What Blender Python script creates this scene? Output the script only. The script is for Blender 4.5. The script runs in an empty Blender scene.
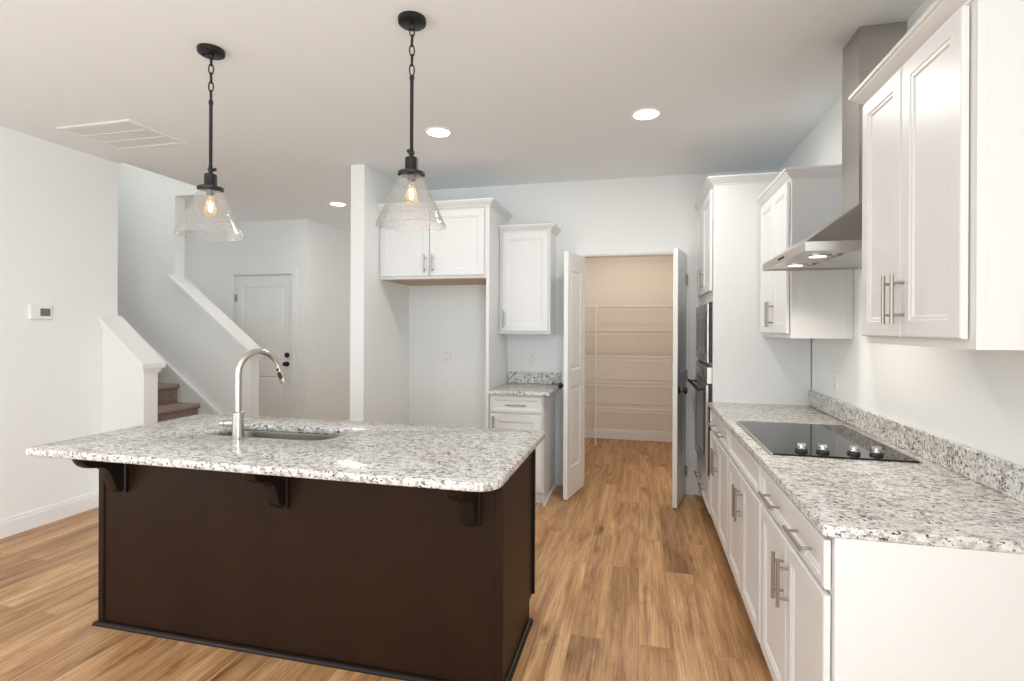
import bpy, bmesh, math
from mathutils import Vector, Matrix

sc = bpy.context.scene
COL = sc.collection
PI = math.pi

# ------------------------------------------------------------------ camera
cam_d = bpy.data.cameras.new('camera')
cam_d.sensor_width = 36.0
cam_d.lens = 36.0 * 526.69 / 1024
cam_d.shift_y = (328.29 - 340.5) / 1024
cam_d.clip_start = 0.05
cam = bpy.data.objects.new('camera', cam_d)
COL.objects.link(cam)
cam.matrix_world = (Matrix.Translation((0, 0, 1.4201)) @ Matrix.Rotation(0.2385, 4, 'Z')
                    @ Matrix.Rotation(PI / 2, 4, 'X') @ Matrix.Rotation(0.0045, 4, 'Z'))
sc.camera = cam

# ------------------------------------------------------------------ world, exposure, large lights
sc.view_settings.view_transform = 'Standard'
sc.view_settings.look = 'None'
sc.view_settings.gamma = 1.0
sc.view_settings.use_curve_mapping = False
sc.view_settings.exposure = 0.0
w = bpy.data.worlds.new('world')
sc.world = w
w.use_nodes = True
bg = w.node_tree.nodes['Background']
bg.inputs[0].default_value = (0.9, 0.95, 1.0, 1)
bg.inputs[1].default_value = 1.0
sc.cycles.max_bounces = 10
sc.cycles.diffuse_bounces = 6
sc.cycles.glossy_bounces = 5
sc.cycles.transparent_max_bounces = 12
sc.cycles.sample_clamp_indirect = 6.0
sc.cycles.caustics_reflective = False
sc.cycles.caustics_refractive = False


def area_light(name, loc, rot, sx, sy, energy, color):
    d = bpy.data.lights.new(name, 'AREA')
    d.shape = 'RECTANGLE'
    d.size, d.size_y = sx, sy
    d.energy = energy
    d.color = color
    o = bpy.data.objects.new(name, d)
    COL.objects.link(o)
    o.location, o.rotation_euler = loc, rot
    return o


def spot_light(name, loc, energy, color, angle=2.2, blend=0.6, r=0.06):
    d = bpy.data.lights.new(name, 'SPOT')
    d.energy, d.color, d.spot_size, d.spot_blend, d.shadow_soft_size = energy, color, angle, blend, r
    o = bpy.data.objects.new(name, d)
    COL.objects.link(o)
    o.location = loc
    return o


def disk_light(name, loc, energy, color, r=0.075):
    d = bpy.data.lights.new(name, 'AREA')
    d.shape = 'DISK'
    d.size, d.energy, d.color = r * 2, energy, color
    o = bpy.data.objects.new(name, d)
    COL.objects.link(o)
    o.location = loc
    return o


DAY = (0.865, 0.945, 1.0)
NEUTRAL = (1.0, 0.985, 0.96)
WARM = (1.0, 0.975, 0.945)
# daylight through the glazed back wall of the room, behind the camera
area_light('daylight_rear', (-2.0, -3.05, 1.2), (PI / 2 + 0.35, 0, 0), 3.4, 2.2, 22, DAY)
area_light('fill_left', (-4.05, -1.0, 1.5), (PI / 2, 0, -PI / 2), 2.2, 1.6, 40, DAY)  # unseen fill light added at the left to brighten the right-hand cabinets
area_light('daylight_right', (1.08, -1.9, 1.3), (PI / 2 + 0.25, 0, PI / 2 + 0.02), 2.0, 2.1, 225, DAY)
for q_ in ((-1.34, -0.5), (-0.2, -0.5), (-2.9, 0.3)):      # unseen fill lamps without fixtures, added overhead and behind the camera
    disk_light('recessed_or_fill_lamp', (q_[0], q_[1], 2.74), 6.5, WARM)
area_light('fill_upstairs', (-5.0, 3.9, 5.1), (0, 0, 0), 1.6, 0.8, 23, NEUTRAL)  # fill light added under the stairwell roof to brighten its upper walls
area_light('fill_hall_end', (-3.1, 8.3, 1.5), (-PI / 2, 0, 0), 1.2, 2.0, 11, NEUTRAL)  # fill light added in front of the solid hall end wall
area_light('fill_hall_side', (-6.9, 5.1, 1.5), (PI / 2, 0, -PI / 2), 0.9, 1.8, 8, NEUTRAL)  # second hall fill, added out of view at the closed left end

# ------------------------------------------------------------------ materials


def mat(name, color=(0.8, 0.8, 0.8), rough=0.5, metal=0.0, spec=0.5, emit=None, estr=0.0):
    m = bpy.data.materials.new(name)
    m.use_nodes = True
    b = m.node_tree.nodes['Principled BSDF']
    b.inputs['Base Color'].default_value = (*color, 1)
    b.inputs['Roughness'].default_value = rough
    b.inputs['Metallic'].default_value = metal
    b.inputs['Specular IOR Level'].default_value = spec
    if emit:
        b.inputs['Emission Color'].default_value = (*emit, 1)
        b.inputs['Emission Strength'].default_value = estr
    return m


class NT:
    def __init__(s, m):
        s.t = m.node_tree
        s.b = s.t.nodes.get('Principled BSDF')

    def n(s, kind, **kw):
        nd = s.t.nodes.new(kind)
        for k, v in kw.items():
            if k.startswith('i_'):
                key = k[2:].replace('_', ' ')
                nd.inputs[key].default_value = v
            else:
                setattr(nd, k, v)
        return nd

    def l(s, a, b):
        s.t.links.new(a, b)

    def ramp(s, fac, stops, interp='LINEAR'):
        r = s.t.nodes.new('ShaderNodeValToRGB')
        r.color_ramp.interpolation = interp
        e = r.color_ramp.elements
        while len(e) < len(stops):
            e.new(0.5)
        for el, (p, c) in zip(e, stops):
            el.position = p
            el.color = (*c, 1) if len(c) == 3 else c
        s.l(fac, r.inputs[0])
        return r.outputs[0]

    def mix(s, fac, a, b, mode='MIX'):
        m = s.t.nodes.new('ShaderNodeMix')
        m.data_type = 'RGBA'
        m.blend_type = mode
        for sock, v in ((m.inputs[0], fac), (m.inputs[6], a), (m.inputs[7], b)):
            if hasattr(v, 'links') or hasattr(v, 'is_linked'):
                s.l(v, sock)
            else:
                sock.default_value = v if not isinstance(v, tuple) else (*v, 1)
        return m.outputs[2]

    def coords(s, scale=(1, 1, 1), rot=(0, 0, 0)):
        tc = s.n('ShaderNodeTexCoord')
        mp = s.n('ShaderNodeMapping')
        mp.inputs['Scale'].default_value = scale
        mp.inputs['Rotation'].default_value = rot
        s.l(tc.outputs['Object'], mp.inputs[0])
        return mp.outputs[0]

    def bump(s, h, strength=0.2, dist=0.01):
        bp = s.n('ShaderNodeBump')
        bp.inputs['Strength'].default_value = strength
        bp.inputs['Distance'].default_value = dist
        s.l(h, bp.inputs['Height'])
        s.l(bp.outputs[0], s.b.inputs['Normal'])


def paint(name, color, rough, bump=0.05, scale=220):
    m = mat(name, color, rough)
    t = NT(m)
    nz = t.n('ShaderNodeTexNoise', i_Scale=scale, i_Detail=2.0)
    t.l(t.coords(), nz.inputs['Vector'])
    t.bump(nz.outputs[0], bump, 0.002)
    return m


M_WALL = paint('wall_paint', (0.845, 0.86, 0.852), 0.75)
M_CEIL = paint('ceiling_paint', (0.86, 0.895, 0.915), 0.9)
M_TRIM = mat('trim_paint', (0.84, 0.845, 0.835), 0.35)
M_CAB = mat('cabinet_paint', (0.775, 0.78, 0.775), 0.35)
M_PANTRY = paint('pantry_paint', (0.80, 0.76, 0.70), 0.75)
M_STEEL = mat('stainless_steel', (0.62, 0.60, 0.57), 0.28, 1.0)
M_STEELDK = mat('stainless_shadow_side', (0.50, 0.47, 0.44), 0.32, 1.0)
M_NICKEL = mat('brushed_nickel', (0.43, 0.385, 0.335), 0.34, 1.0)
M_FAUCET = mat('satin_nickel', (0.60, 0.565, 0.52), 0.27, 1.0)
M_SINK = mat('sink_steel', (0.24, 0.22, 0.20), 0.38, 1.0)
M_BLACK = mat('matte_black_metal', (0.012, 0.012, 0.012), 0.4, 0.3)
M_BGLASS = mat('black_glass', (0.010, 0.010, 0.010), 0.04, spec=0.32)
M_PLASTIC = mat('white_plastic', (0.84, 0.83, 0.81), 0.35)
M_DARKPL = mat('dark_plastic', (0.02, 0.02, 0.02), 0.4)
M_SCREEN = mat('grey_display', (0.16, 0.165, 0.155), 0.25)
M_BRONZE = mat('oil_rubbed_bronze', (0.05, 0.04, 0.035), 0.35, 0.8)
M_WIRE = mat('white_vinyl_wire', (0.85, 0.83, 0.80), 0.4)
M_RAWWOOD = mat('raw_birch_ply', (0.50, 0.37, 0.24), 0.6)
M_CHROME = mat('chrome', (0.8, 0.8, 0.8), 0.12, 1.0)
M_GAP = mat('dark_gap', (0.03, 0.028, 0.025), 0.8)
M_LENS = mat('lit_lens', (1, 1, 1), 0.5, emit=(1.0, 0.93, 0.82), estr=9.0)
M_HLENS = mat('hood_lamp_lens', (1, 1, 1), 0.5, emit=(1.0, 0.92, 0.80), estr=5.0)
M_BULB = mat('bulb_glow', (1, 0.8, 0.6), 0.3, emit=(1.0, 0.72, 0.42), estr=13.0)

# brushed look for steel
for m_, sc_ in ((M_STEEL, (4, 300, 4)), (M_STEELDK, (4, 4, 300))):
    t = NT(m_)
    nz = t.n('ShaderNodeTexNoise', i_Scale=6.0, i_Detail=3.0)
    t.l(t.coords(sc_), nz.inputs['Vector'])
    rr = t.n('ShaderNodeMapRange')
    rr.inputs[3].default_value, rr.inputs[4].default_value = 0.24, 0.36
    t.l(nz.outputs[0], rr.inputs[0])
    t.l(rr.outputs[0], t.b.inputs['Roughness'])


def granite(name):
    m = mat(name, rough=0.2)
    t = NT(m)
    co = t.coords((0.8, 1.2, 1.0))
    n1 = t.n('ShaderNodeTexNoise', i_Scale=48.0, i_Detail=5.0, i_Roughness=0.6)
    n2 = t.n('ShaderNodeTexNoise', i_Scale=130.0, i_Detail=3.0, i_Roughness=0.6)
    n3 = t.n('ShaderNodeTexNoise', i_Scale=95.0, i_Detail=2.5, i_Roughness=0.55)
    n4 = t.n('ShaderNodeTexNoise', i_Scale=9.0, i_Detail=2.0)
    v = t.n('ShaderNodeTexVoronoi', i_Scale=110.0)
    for q in (n1, n2, n4):
        t.l(co, q.inputs['Vector'])
    off = t.n('ShaderNodeMapping')
    off.inputs['Location'].default_value = (3.1, 7.7, 1.3)
    t.l(co, off.inputs[0])
    t.l(off.outputs[0], n3.inputs['Vector'])
    t.l(co, v.inputs['Vector'])
    base = t.ramp(n1.outputs[0], [(0.33, (0.30, 0.28, 0.255)), (0.44, (0.60, 0.575, 0.54)), (0.53, (0.78, 0.765, 0.735)), (0.70, (0.88, 0.87, 0.85))])
    tint = t.ramp(v.outputs['Color'], [(0.0, (0.80, 0.79, 0.78)), (1.0, (1.0, 1.0, 1.0))])
    c = t.mix(1.0, base, tint, 'MULTIPLY')
    gfac = t.ramp(n2.outputs[0], [(0.57, (0, 0, 0)), (0.63, (1, 1, 1))])
    c = t.mix(gfac, c, (0.27, 0.25, 0.23))
    dsum = t.n('ShaderNodeMath', operation='MULTIPLY_ADD')
    t.l(n4.outputs[0], dsum.inputs[0])
    dsum.inputs[1].default_value = 0.22
    t.l(n3.outputs[0], dsum.inputs[2])
    dfac = t.ramp(dsum.outputs[0], [(0.705, (0, 0, 0)), (0.74, (1, 1, 1))])
    c = t.mix(dfac, c, (0.045, 0.042, 0.04))
    t.l(c, t.b.inputs['Base Color'])
    return m


M_GRANITE = granite('speckled_granite')


def floor_mat():
    m = mat('oak_plank', rough=0.42)
    t = NT(m)
    co = t.coords(rot=(0, 0, -PI / 2))       # planks run along Y
    br = t.n('ShaderNodeTexBrick', offset=0.37, offset_frequency=2, squash=1.0)
    for k, v_ in (('Scale', 1.0), ('Mortar Size', 0.0012), ('Mortar Smooth', 0.3), ('Bias', 0.0), ('Brick Width', 1.22), ('Row Height', 0.152)):
        br.inputs[k].default_value = v_
    br.inputs['Color1'].default_value = (0, 0, 0, 1)
    br.inputs['Color2'].default_value = (1, 1, 1, 1)
    br.inputs['Mortar'].default_value = (0.5, 0.5, 0.5, 1)
    t.l(co, br.inputs['Vector'])
    # a random shift of the grain on every plank
    sh = t.n('ShaderNodeVectorMath', operation='MULTIPLY_ADD')
    t.l(br.outputs['Color'], sh.inputs[0])
    sh.inputs[1].default_value = (13.0, 7.0, 5.0)
    t.l(co, sh.inputs[2])

    def tex(scale, vec_scale, detail, dist, rough=0.6):
        mp = t.n('ShaderNodeMapping')
        mp.inputs['Scale'].default_value = vec_scale
        t.l(sh.outputs[0], mp.inputs[0])
        nz = t.n('ShaderNodeTexNoise', i_Scale=scale, i_Detail=detail, i_Roughness=rough, i_Distortion=dist)
        t.l(mp.outputs[0], nz.inputs['Vector'])
        return nz.outputs[0]
    broad = tex(1.0, (1.1, 6.5, 1), 3.5, 1.4)
    fine = tex(1.0, (3.0, 130.0, 1), 3.0, 0.15)
    streak = tex(1.0, (0.8, 26.0, 1), 3.0, 0.5)
    cath = tex(1.0, (1.3, 9.0, 1), 1.5, 1.2, 0.45)
    c = t.ramp(broad, [(0.30, (0.34, 0.165, 0.066)), (0.45, (0.51, 0.285, 0.130)), (0.60, (0.60, 0.365, 0.182)), (0.8, (0.66, 0.43, 0.24))])
    pl = t.ramp(br.outputs['Color'], [(0.0, (0.78, 0.74, 0.70)), (0.5, (0.98, 0.97, 0.96)), (1.0, (1.13, 1.15, 1.18))])
    c = t.mix(1.0, c, pl, 'MULTIPLY')
    ff = t.ramp(fine, [(0.38, (0.70, 0.64, 0.58)), (0.56, (1.08, 1.08, 1.08))])
    c = t.mix(0.8, c, ff, 'MULTIPLY')
    sf_ = t.ramp(streak, [(0.32, (0.45, 0.37, 0.31)), (0.44, (0.88, 0.85, 0.82)), (0.56, (1.04, 1.04, 1.04))])
    c = t.mix(0.55, c, sf_, 'MULTIPLY')
    # cathedral rings
    wv = t.n('ShaderNodeMath', operation='MULTIPLY')
    t.l(cath, wv.inputs[0])
    wv.inputs[1].default_value = 60.0
    sn = t.n('ShaderNodeMath', operation='SINE')
    t.l(wv.outputs[0], sn.inputs[0])
    ring = t.ramp(sn.outputs[0], [(0.0, (1, 1, 1)), (0.75, (1, 1, 1)), (1.0, (0.70, 0.62, 0.55))])
    c = t.mix(0.45, c, ring, 'MULTIPLY')
    # knots
    mpk = t.n('ShaderNodeMapping')
    mpk.inputs['Scale'].default_value = (1.9, 6.2, 1)
    t.l(sh.outputs[0], mpk.inputs[0])
    vk = t.n('ShaderNodeTexVoronoi', i_Scale=1.0)
    t.l(mpk.outputs[0], vk.inputs['Vector'])
    kn = t.ramp(vk.outputs['Distance'], [(0.03, (0.16, 0.10, 0.07)), (0.075, (0.55, 0.46, 0.39)), (0.19, (1, 1, 1))])
    c = t.mix(0.9, c, kn, 'MULTIPLY')
    mort = t.ramp(br.outputs['Fac'], [(0.0, (1, 1, 1)), (1.0, (0.45, 0.38, 0.32))])
    c = t.mix(0.8, c, mort, 'MULTIPLY')
    t.l(c, t.b.inputs['Base Color'])
    t.bump(fine, 0.05, 0.002)
    return m


M_FLOOR = floor_mat()


def dark_wood():
    m = mat('espresso_stained_wood', rough=0.42, spec=0.22)
    t = NT(m)
    nz = t.n('ShaderNodeTexNoise', i_Scale=3.0, i_Detail=5.0, i_Roughness=0.65)
    t.l(t.coords((1, 1, 0.5)), nz.inputs['Vector'])
    n2 = t.n('ShaderNodeTexNoise', i_Scale=1.0, i_Detail=3.0)
    t.l(t.coords((120, 120, 4)), n2.inputs['Vector'])
    c = t.ramp(nz.outputs[0], [(0.3, (0.0135, 0.0052, 0.0020)), (0.7, (0.022, 0.0088, 0.0034))])
    c2 = t.ramp(n2.outputs[0], [(0.3, (0.94, 0.94, 0.94)), (0.7, (1.04, 1.04, 1.04))])
    c = t.mix(1.0, c, c2, 'MULTIPLY')
    t.l(c, t.b.inputs['Base Color'])
    return m


M_DARK = dark_wood()
M_DARK_TRIM = mat('espresso_molding', (0.012, 0.0075, 0.006), 0.34, spec=0.25)


def carpet():
    m = mat('brown_carpet', rough=0.95, spec=0.1)
    t = NT(m)
    nz = t.n('ShaderNodeTexNoise', i_Scale=180.0, i_Detail=3.0)
    t.l(t.coords(), nz.inputs['Vector'])
    c = t.ramp(nz.outputs[0], [(0.35, (0.22, 0.155, 0.125)), (0.65, (0.52, 0.41, 0.35))])
    t.l(c, t.b.inputs['Base Color'])
    t.bump(nz.outputs[0], 0.8, 0.01)
    return m


M_CARPET = carpet()


def seeded_glass():
    m = bpy.data.materials.new('seeded_clear_glass')
    m.use_nodes = True
    t = NT(m)
    nodes = t.t.nodes
    nodes.remove(t.b)
    out = nodes['Material Output']
    tr = t.n('ShaderNodeBsdfTransparent')
    tr.inputs[0].default_value = (0.985, 0.985, 0.985, 1)
    gl = t.n('ShaderNodeBsdfGlossy')
    gl.inputs['Roughness'].default_value = 0.05
    d1 = t.n('ShaderNodeBsdfTranslucent')
    d1.inputs[0].default_value = (0.97, 0.97, 0.96, 1)
    d2 = t.n('ShaderNodeBsdfDiffuse')
    d2.inputs[0].default_value = (0.97, 0.97, 0.96, 1)
    dm = t.n('ShaderNodeMixShader')
    t.l(d1.outputs[0], dm.inputs[1])
    t.l(d2.outputs[0], dm.inputs[2])
    dm.inputs[0].default_value = 0.7
    df = dm
    fr = t.n('ShaderNodeLayerWeight')
    fr.inputs['Blend'].default_value = 0.35
    v = t.n('ShaderNodeTexVoronoi', i_Scale=75.0)
    co = t.coords()
    t.l(co, v.inputs['Vector'])
    nz = t.n('ShaderNodeTexNoise', i_Scale=70.0, i_Detail=3.0)
    t.l(co, nz.inputs['Vector'])
    seeds = t.ramp(v.outputs['Distance'], [(0.15, (1, 1, 1)), (0.38, (0, 0, 0))])
    bp = t.n('ShaderNodeBump')
    bp.inputs['Strength'].default_value = 0.5
    bp.inputs['Distance'].default_value = 0.004
    t.l(nz.outputs[0], bp.inputs['Height'])
    t.l(bp.outputs[0], gl.inputs['Normal'])
    fac = t.n('ShaderNodeMath', operation='MULTIPLY')
    t.l(fr.outputs['Facing'], fac.inputs[0])
    fac.inputs[1].default_value = 0.55
    fac2 = t.n('ShaderNodeMath', operation='ADD')
    t.l(fac.outputs[0], fac2.inputs[0])
    fac2.inputs[1].default_value = 0.05
    m1 = t.n('ShaderNodeMixShader')
    t.l(fac2.outputs[0], m1.inputs[0])
    t.l(tr.outputs[0], m1.inputs[1])
    t.l(gl.outputs[0], m1.inputs[2])
    sf = t.n('ShaderNodeMath', operation='MULTIPLY_ADD')
    t.l(seeds, sf.inputs[0])
    sf.inputs[1].default_value = 0.22
    sf.inputs[2].default_value = 0.02
    m2 = t.n('ShaderNodeMixShader')
    t.l(sf.outputs[0], m2.inputs[0])
    t.l(m1.outputs[0], m2.inputs[1])
    t.l(df.outputs[0], m2.inputs[2])
    t.l(m2.outputs[0], out.inputs[0])
    return m


M_GLASS = seeded_glass()


def bulb_glass():
    m = bpy.data.materials.new('amber_bulb_glass')
    m.use_nodes = True
    t = NT(m)
    t.t.nodes.remove(t.b)
    tr = t.n('ShaderNodeBsdfTransparent')
    tr.inputs[0].default_value = (1.0, 0.93, 0.82, 1)
    tl = t.n('ShaderNodeBsdfTranslucent')
    tl.inputs[0].default_value = (1.0, 0.85, 0.65, 1)
    mx = t.n('ShaderNodeMixShader')
    mx.inputs[0].default_value = 0.22
    t.l(tr.outputs[0], mx.inputs[1])
    t.l(tl.outputs[0], mx.inputs[2])
    t.l(mx.outputs[0], t.t.nodes['Material Output'].inputs[0])
    return m


M_BULBGLASS = bulb_glass()

# ------------------------------------------------------------------ mesh helpers


class MB:
    """collects shapes (world coordinates) for ONE mesh object"""

    def __init__(s):
        s.bm = bmesh.new()

    def box(s, x0, x1, y0, y1, z0, z1, bev=0.0, seg=1):
        vs = [s.bm.verts.new(p) for p in ((x0, y0, z0), (x1, y0, z0), (x1, y1, z0), (x0, y1, z0), (x0, y0, z1), (x1, y0, z1), (x1, y1, z1), (x0, y1, z1))]
        fs = [s.bm.faces.new([vs[i] for i in f]) for f in ((3, 2, 1, 0), (4, 5, 6, 7), (0, 1, 5, 4), (1, 2, 6, 5), (2, 3, 7, 6), (3, 0, 4, 7))]
        if bev:
            es = {e for f in fs for e in f.edges}
            bmesh.ops.bevel(s.bm, geom=list(es), offset=bev, segments=seg, profile=0.5, affect='EDGES')
        return s

    def loops(s, rings, cap0=True, cap1=True, closed=True):
        rv = [[s.bm.verts.new(p) for p in r] for r in rings]
        n = len(rv[0])
        for a, b in zip(rv, rv[1:]):
            for i in range(n if closed else n - 1):
                j = (i + 1) % n
                try:
                    s.bm.faces.new((a[i], a[j], b[j], b[i]))
                except ValueError:
                    pass
        if cap0:
            s.bm.faces.new(list(reversed(rv[0])))
        if cap1:
            s.bm.faces.new(rv[-1])
        return s

    def cyl(s, p0, p1, r0, r1=None, seg=20):
        r1 = r0 if r1 is None else r1
        p0, p1 = Vector(p0), Vector(p1)
        d = (p1 - p0).normalized()
        u = d.orthogonal().normalized()
        v = d.cross(u)
        ring = lambda c, r: [c + u * r * math.cos(2 * PI * k / seg) + v * r * math.sin(2 * PI * k / seg) for k in range(seg)]
        return s.loops([ring(p0, r0), ring(p1, r1)])

    def lathe(s, prof, c, seg=40, axis=(0, 0, 1), closed=False):
        """prof [(r, h)] about an axis through c"""
        c, d = Vector(c), Vector(axis).normalized()
        u = d.orthogonal().normalized()
        v = d.cross(u)
        rings = [[c + d * h + (u * math.cos(2 * PI * k / seg) + v * math.sin(2 * PI * k / seg)) * max(r, 1e-5) for k in range(seg)] for r, h in prof]
        if closed:
            rings.append(rings[0])
            rv = [[s.bm.verts.new(p) for p in r] for r in rings[:-1]]
            rv.append(rv[0])
            for a, b in zip(rv, rv[1:]):
                for i in range(seg):
                    j = (i + 1) % seg
                    s.bm.faces.new((a[i], a[j], b[j], b[i]))
            return s
        return s.loops(rings)

    def tube(s, pts, r, seg=12, closed=False):
        pts = [Vector(p) for p in pts]
        n = len(pts)
        rr = r if isinstance(r, (list, tuple)) else [r] * n
        ref = None
        rings = []
        for i, p in enumerate(pts):
            if closed:
                d = pts[(i + 1) % n] - pts[i - 1]
            else:
                d = pts[min(i + 1, n - 1)] - pts[max(i - 1, 0)]
            d.normalize()
            if ref is None:
                ref = d.orthogonal().normalized()
            u = (ref - d * ref.dot(d)).normalized()
            ref = u
            v = d.cross(u)
            rings.append([p + (u * math.cos(2 * PI * k / seg) + v * math.sin(2 * PI * k / seg)) * rr[i] for k in range(seg)])
        if closed:
            rv = [[s.bm.verts.new(p) for p in q] for q in rings]
            for i in range(n):
                a, b = rv[i], rv[(i + 1) % n]
                for k in range(seg):
                    j = (k + 1) % seg
                    s.bm.faces.new((a[k], a[j], b[j], b[k]))
            return s
        return s.loops(rings)

    def prism(s, pts, f0, f1):
        """polygon pts (2-D) swept between two mappings f0, f1 : (a, b) -> xyz"""
        return s.loops([[f0(*p) for p in pts], [f1(*p) for p in pts]])

    def panel(s, M, a0, a1, b0, b1, prof):
        """nested rectangles: prof [(inset, n)], M(a, b, n) -> xyz"""
        rings = []
        for ins, n in prof:
            rings.append([M(a0 + ins, b0 + ins, n), M(a1 - ins, b0 + ins, n), M(a1 - ins, b1 - ins, n), M(a0 + ins, b1 - ins, n)])
        return s.loops(rings)

    def sweep(s, path, prof, side=1, close=False):
        """prof [(out, z)] closed polygon swept along an XY polyline with mitres; out is to the right of travel (side=1)"""
        P = [Vector((p[0], p[1])) for p in path]
        n = len(P)
        rings = []
        for i in range(n):
            nd = []
            if i > 0 or close:
                d = (P[i] - P[i - 1]).normalized()
                nd.append(Vector((d.y, -d.x)) * side)
            if i < n - 1 or close:
                d = (P[(i + 1) % n] - P[i]).normalized()
                nd.append(Vector((d.y, -d.x)) * side)
            m = nd[0] if len(nd) == 1 else (nd[0] + nd[1]) / (1 + nd[0].dot(nd[1]))
            rings.append([(P[i].x + m.x * o, P[i].y + m.y * o, z) for o, z in prof])
        return s.loops(rings)

    def slab(s, outer, z0, z1, ease=0.004, holes=()):
        """flat slab from an XY polygon with eased top and bottom outer edges and optional holes"""
        def inset(pts, d):
            n = len(pts)
            out = []
            for i in range(n):
                p0, p1, p2 = Vector(pts[i - 1]), Vector(pts[i]), Vector(pts[(i + 1) % n])
                e1, e2 = (p1 - p0).normalized(), (p2 - p1).normalized()
                n1, n2 = Vector((-e1.y, e1.x)), Vector((-e2.y, e2.x))
                m = (n1 + n2) / (1 + n1.dot(n2))
                q = p1 + m * d
                out.append((q.x, q.y))
            return out
        levels = [(z0, ease), (z0 + ease, 0), (z1 - ease, 0), (z1 - ease * 0.3, ease * 0.3), (z1, ease)]
        caps = {0: [], 1: []}

        def wall(pts, sgn):
            rv = []
            for z, d in levels:
                q = inset(pts, d * sgn) if d else pts
                rv.append([s.bm.verts.new((x, y, z)) for x, y in q])
            n = len(pts)
            for a, b in zip(rv, rv[1:]):
                for i in range(n):
                    j = (i + 1) % n
                    s.bm.faces.new((a[i], a[j], b[j], b[i]))
            for c, ring in ((0, rv[0]), (1, rv[-1])):
                caps[c] += [s.bm.edges.get((ring[i], ring[(i + 1) % n])) for i in range(n)]
        wall(outer, 1)
        for h in holes:
            wall(h, 1)
        for c in (0, 1):
            bmesh.ops.triangle_fill(s.bm, edges=caps[c], use_beauty=True, use_dissolve=False)
        return s

    def build(s, name, m, parent=None, origin=(0, 0, 0), smooth=None):
        me = bpy.data.meshes.new(name)
        bmesh.ops.recalc_face_normals(s.bm, faces=s.bm.faces[:])
        o0 = Vector(origin)
        if parent is not None:
            o0 = WORLD[parent.name]
        bmesh.ops.translate(s.bm, verts=s.bm.verts[:], vec=-o0)
        s.bm.to_mesh(me)
        s.bm.free()
        me.materials.append(m)
        if smooth is not None:
            for p in me.polygons:
                p.use_smooth = True
            me.set_sharp_from_angle(angle=math.radians(smooth))
        o = bpy.data.objects.new(name, me)
        COL.objects.link(o)
        if parent is not None:
            o.parent = parent
        else:
            o.location = o0
        WORLD[o.name] = o0.copy()
        return o


WORLD = {}


def tag(o, label, cat, group=None, kind=None):
    if label:
        o['label'] = label
    if cat:
        o['category'] = cat
    if group:
        o['group'] = group
    if kind:
        o['kind'] = kind
    return o


def thing(name, label, cat, loc, group=None, kind=None):
    o = bpy.data.objects.new(name, None)
    COL.objects.link(o)
    o.location = loc
    o.empty_display_size = 0.1
    WORLD[o.name] = Vector(loc)
    return tag(o, label, cat, group, kind)


def copy_tree(o, loc=None, label=None, parent=None):
    c = o.copy()
    COL.objects.link(c)
    if parent is not None:
        c.parent = parent
    if loc is not None:
        c.location = loc
    if label:
        c['label'] = label
    for ch in list(o.children):
        copy_tree(ch, parent=c)
    return c


def struct(name, mb, m, label=None, cat=None, smooth=None):
    o = mb.build(name, m, smooth=smooth)
    return tag(o, label, cat, kind='structure')


def rounded(x0, x1, y0, y1, r, seg=8):
    """counter-clockwise rounded rectangle; r = radii (x0y0, x1y0, x1y1, x0y1)"""
    if not isinstance(r, (list, tuple)):
        r = (r,) * 4
    out = []
    for (cx, cy, sx, sy, rr, a0) in ((x0, y0, 1, 1, r[0], PI), (x1, y0, -1, 1, r[1], 1.5 * PI), (x1, y1, -1, -1, r[2], 0), (x0, y1, 1, -1, r[3], 0.5 * PI)):
        if rr <= 0:
            out.append((cx, cy))
            continue
        for k in range(seg + 1):
            a = a0 + k / seg * PI / 2
            out.append((cx + sx * rr + rr * math.cos(a), cy + sy * rr + rr * math.sin(a)))
    return out


faceMX = lambda x0: (lambda a, b, n: (x0 - n, a, b))     # faces -X, a = Y
facePX = lambda x0: (lambda a, b, n: (x0 + n, a, b))
faceMY = lambda y0: (lambda a, b, n: (a, y0 - n, b))     # faces -Y, a = X
facePY = lambda y0: (lambda a, b, n: (a, y0 + n, b))

DOOR = [(0, -0.0165), (0, -0.005), (0.0015, -0.002), (0.005, 0), (0.050, 0), (0.053, -0.003), (0.061, -0.0035), (0.066, -0.0085)]
DRAWER = [(0, -0.0165), (0, -0.005), (0.0015, -0.002), (0.005, 0), (0.024, 0), (0.027, -0.003), (0.032, -0.0035), (0.037, -0.0085)]


def bar_pull(parent, M, a, b, length, vertical, r=0.0058, stand=0.032):
    mb = MB()
    h = length / 2
    q = (lambda s_: M(a, b + s_, stand)) if vertical else (lambda s_: M(a + s_, b, stand))
    mb.cyl(q(-h), q(h), r, seg=14)
    for s_ in (-h + 0.028, h - 0.028):
        e = (M(a, b + s_, 0), M(a, b + s_, stand)) if vertical else (M(a + s_, b, 0), M(a + s_, b, stand))
        mb.cyl(e[0], e[1], 0.0045, seg=12)
    return mb.build('pull_handle', M_NICKEL, parent, smooth=40)


def cab_door(parent, M, a0, a1, b0, b1, pull=None, name='door', prof=DOOR, m=M_CAB):
    o = MB().panel(M, a0, a1, b0, b1, prof).build(name, m, parent)
    for p in (pull or []):
        bar_pull(o, M, *p)
    return o


CROWN = [(0, 0), (0.006, 0), (0.008, 0.008), (0.016, 0.014), (0.026, 0.024), (0.036, 0.034), (0.038, 0.040), (0.045, 0.042), (0.045, 0.054), (0, 0.054)]

# ------------------------------------------------------------------ key dimensions (metres)
H = 2.752
XL, XR, YB = -4.15, 1.113, 4.76
YREAR = -3.2

# ================================================================== THE SETTING
struct('floor', MB().box(-7.0, XR + 0.12, YREAR - 0.12, 8.6, -0.1, 0), M_FLOOR, 'light oak plank floor running through kitchen, hall and pantry', 'floor')

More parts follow.
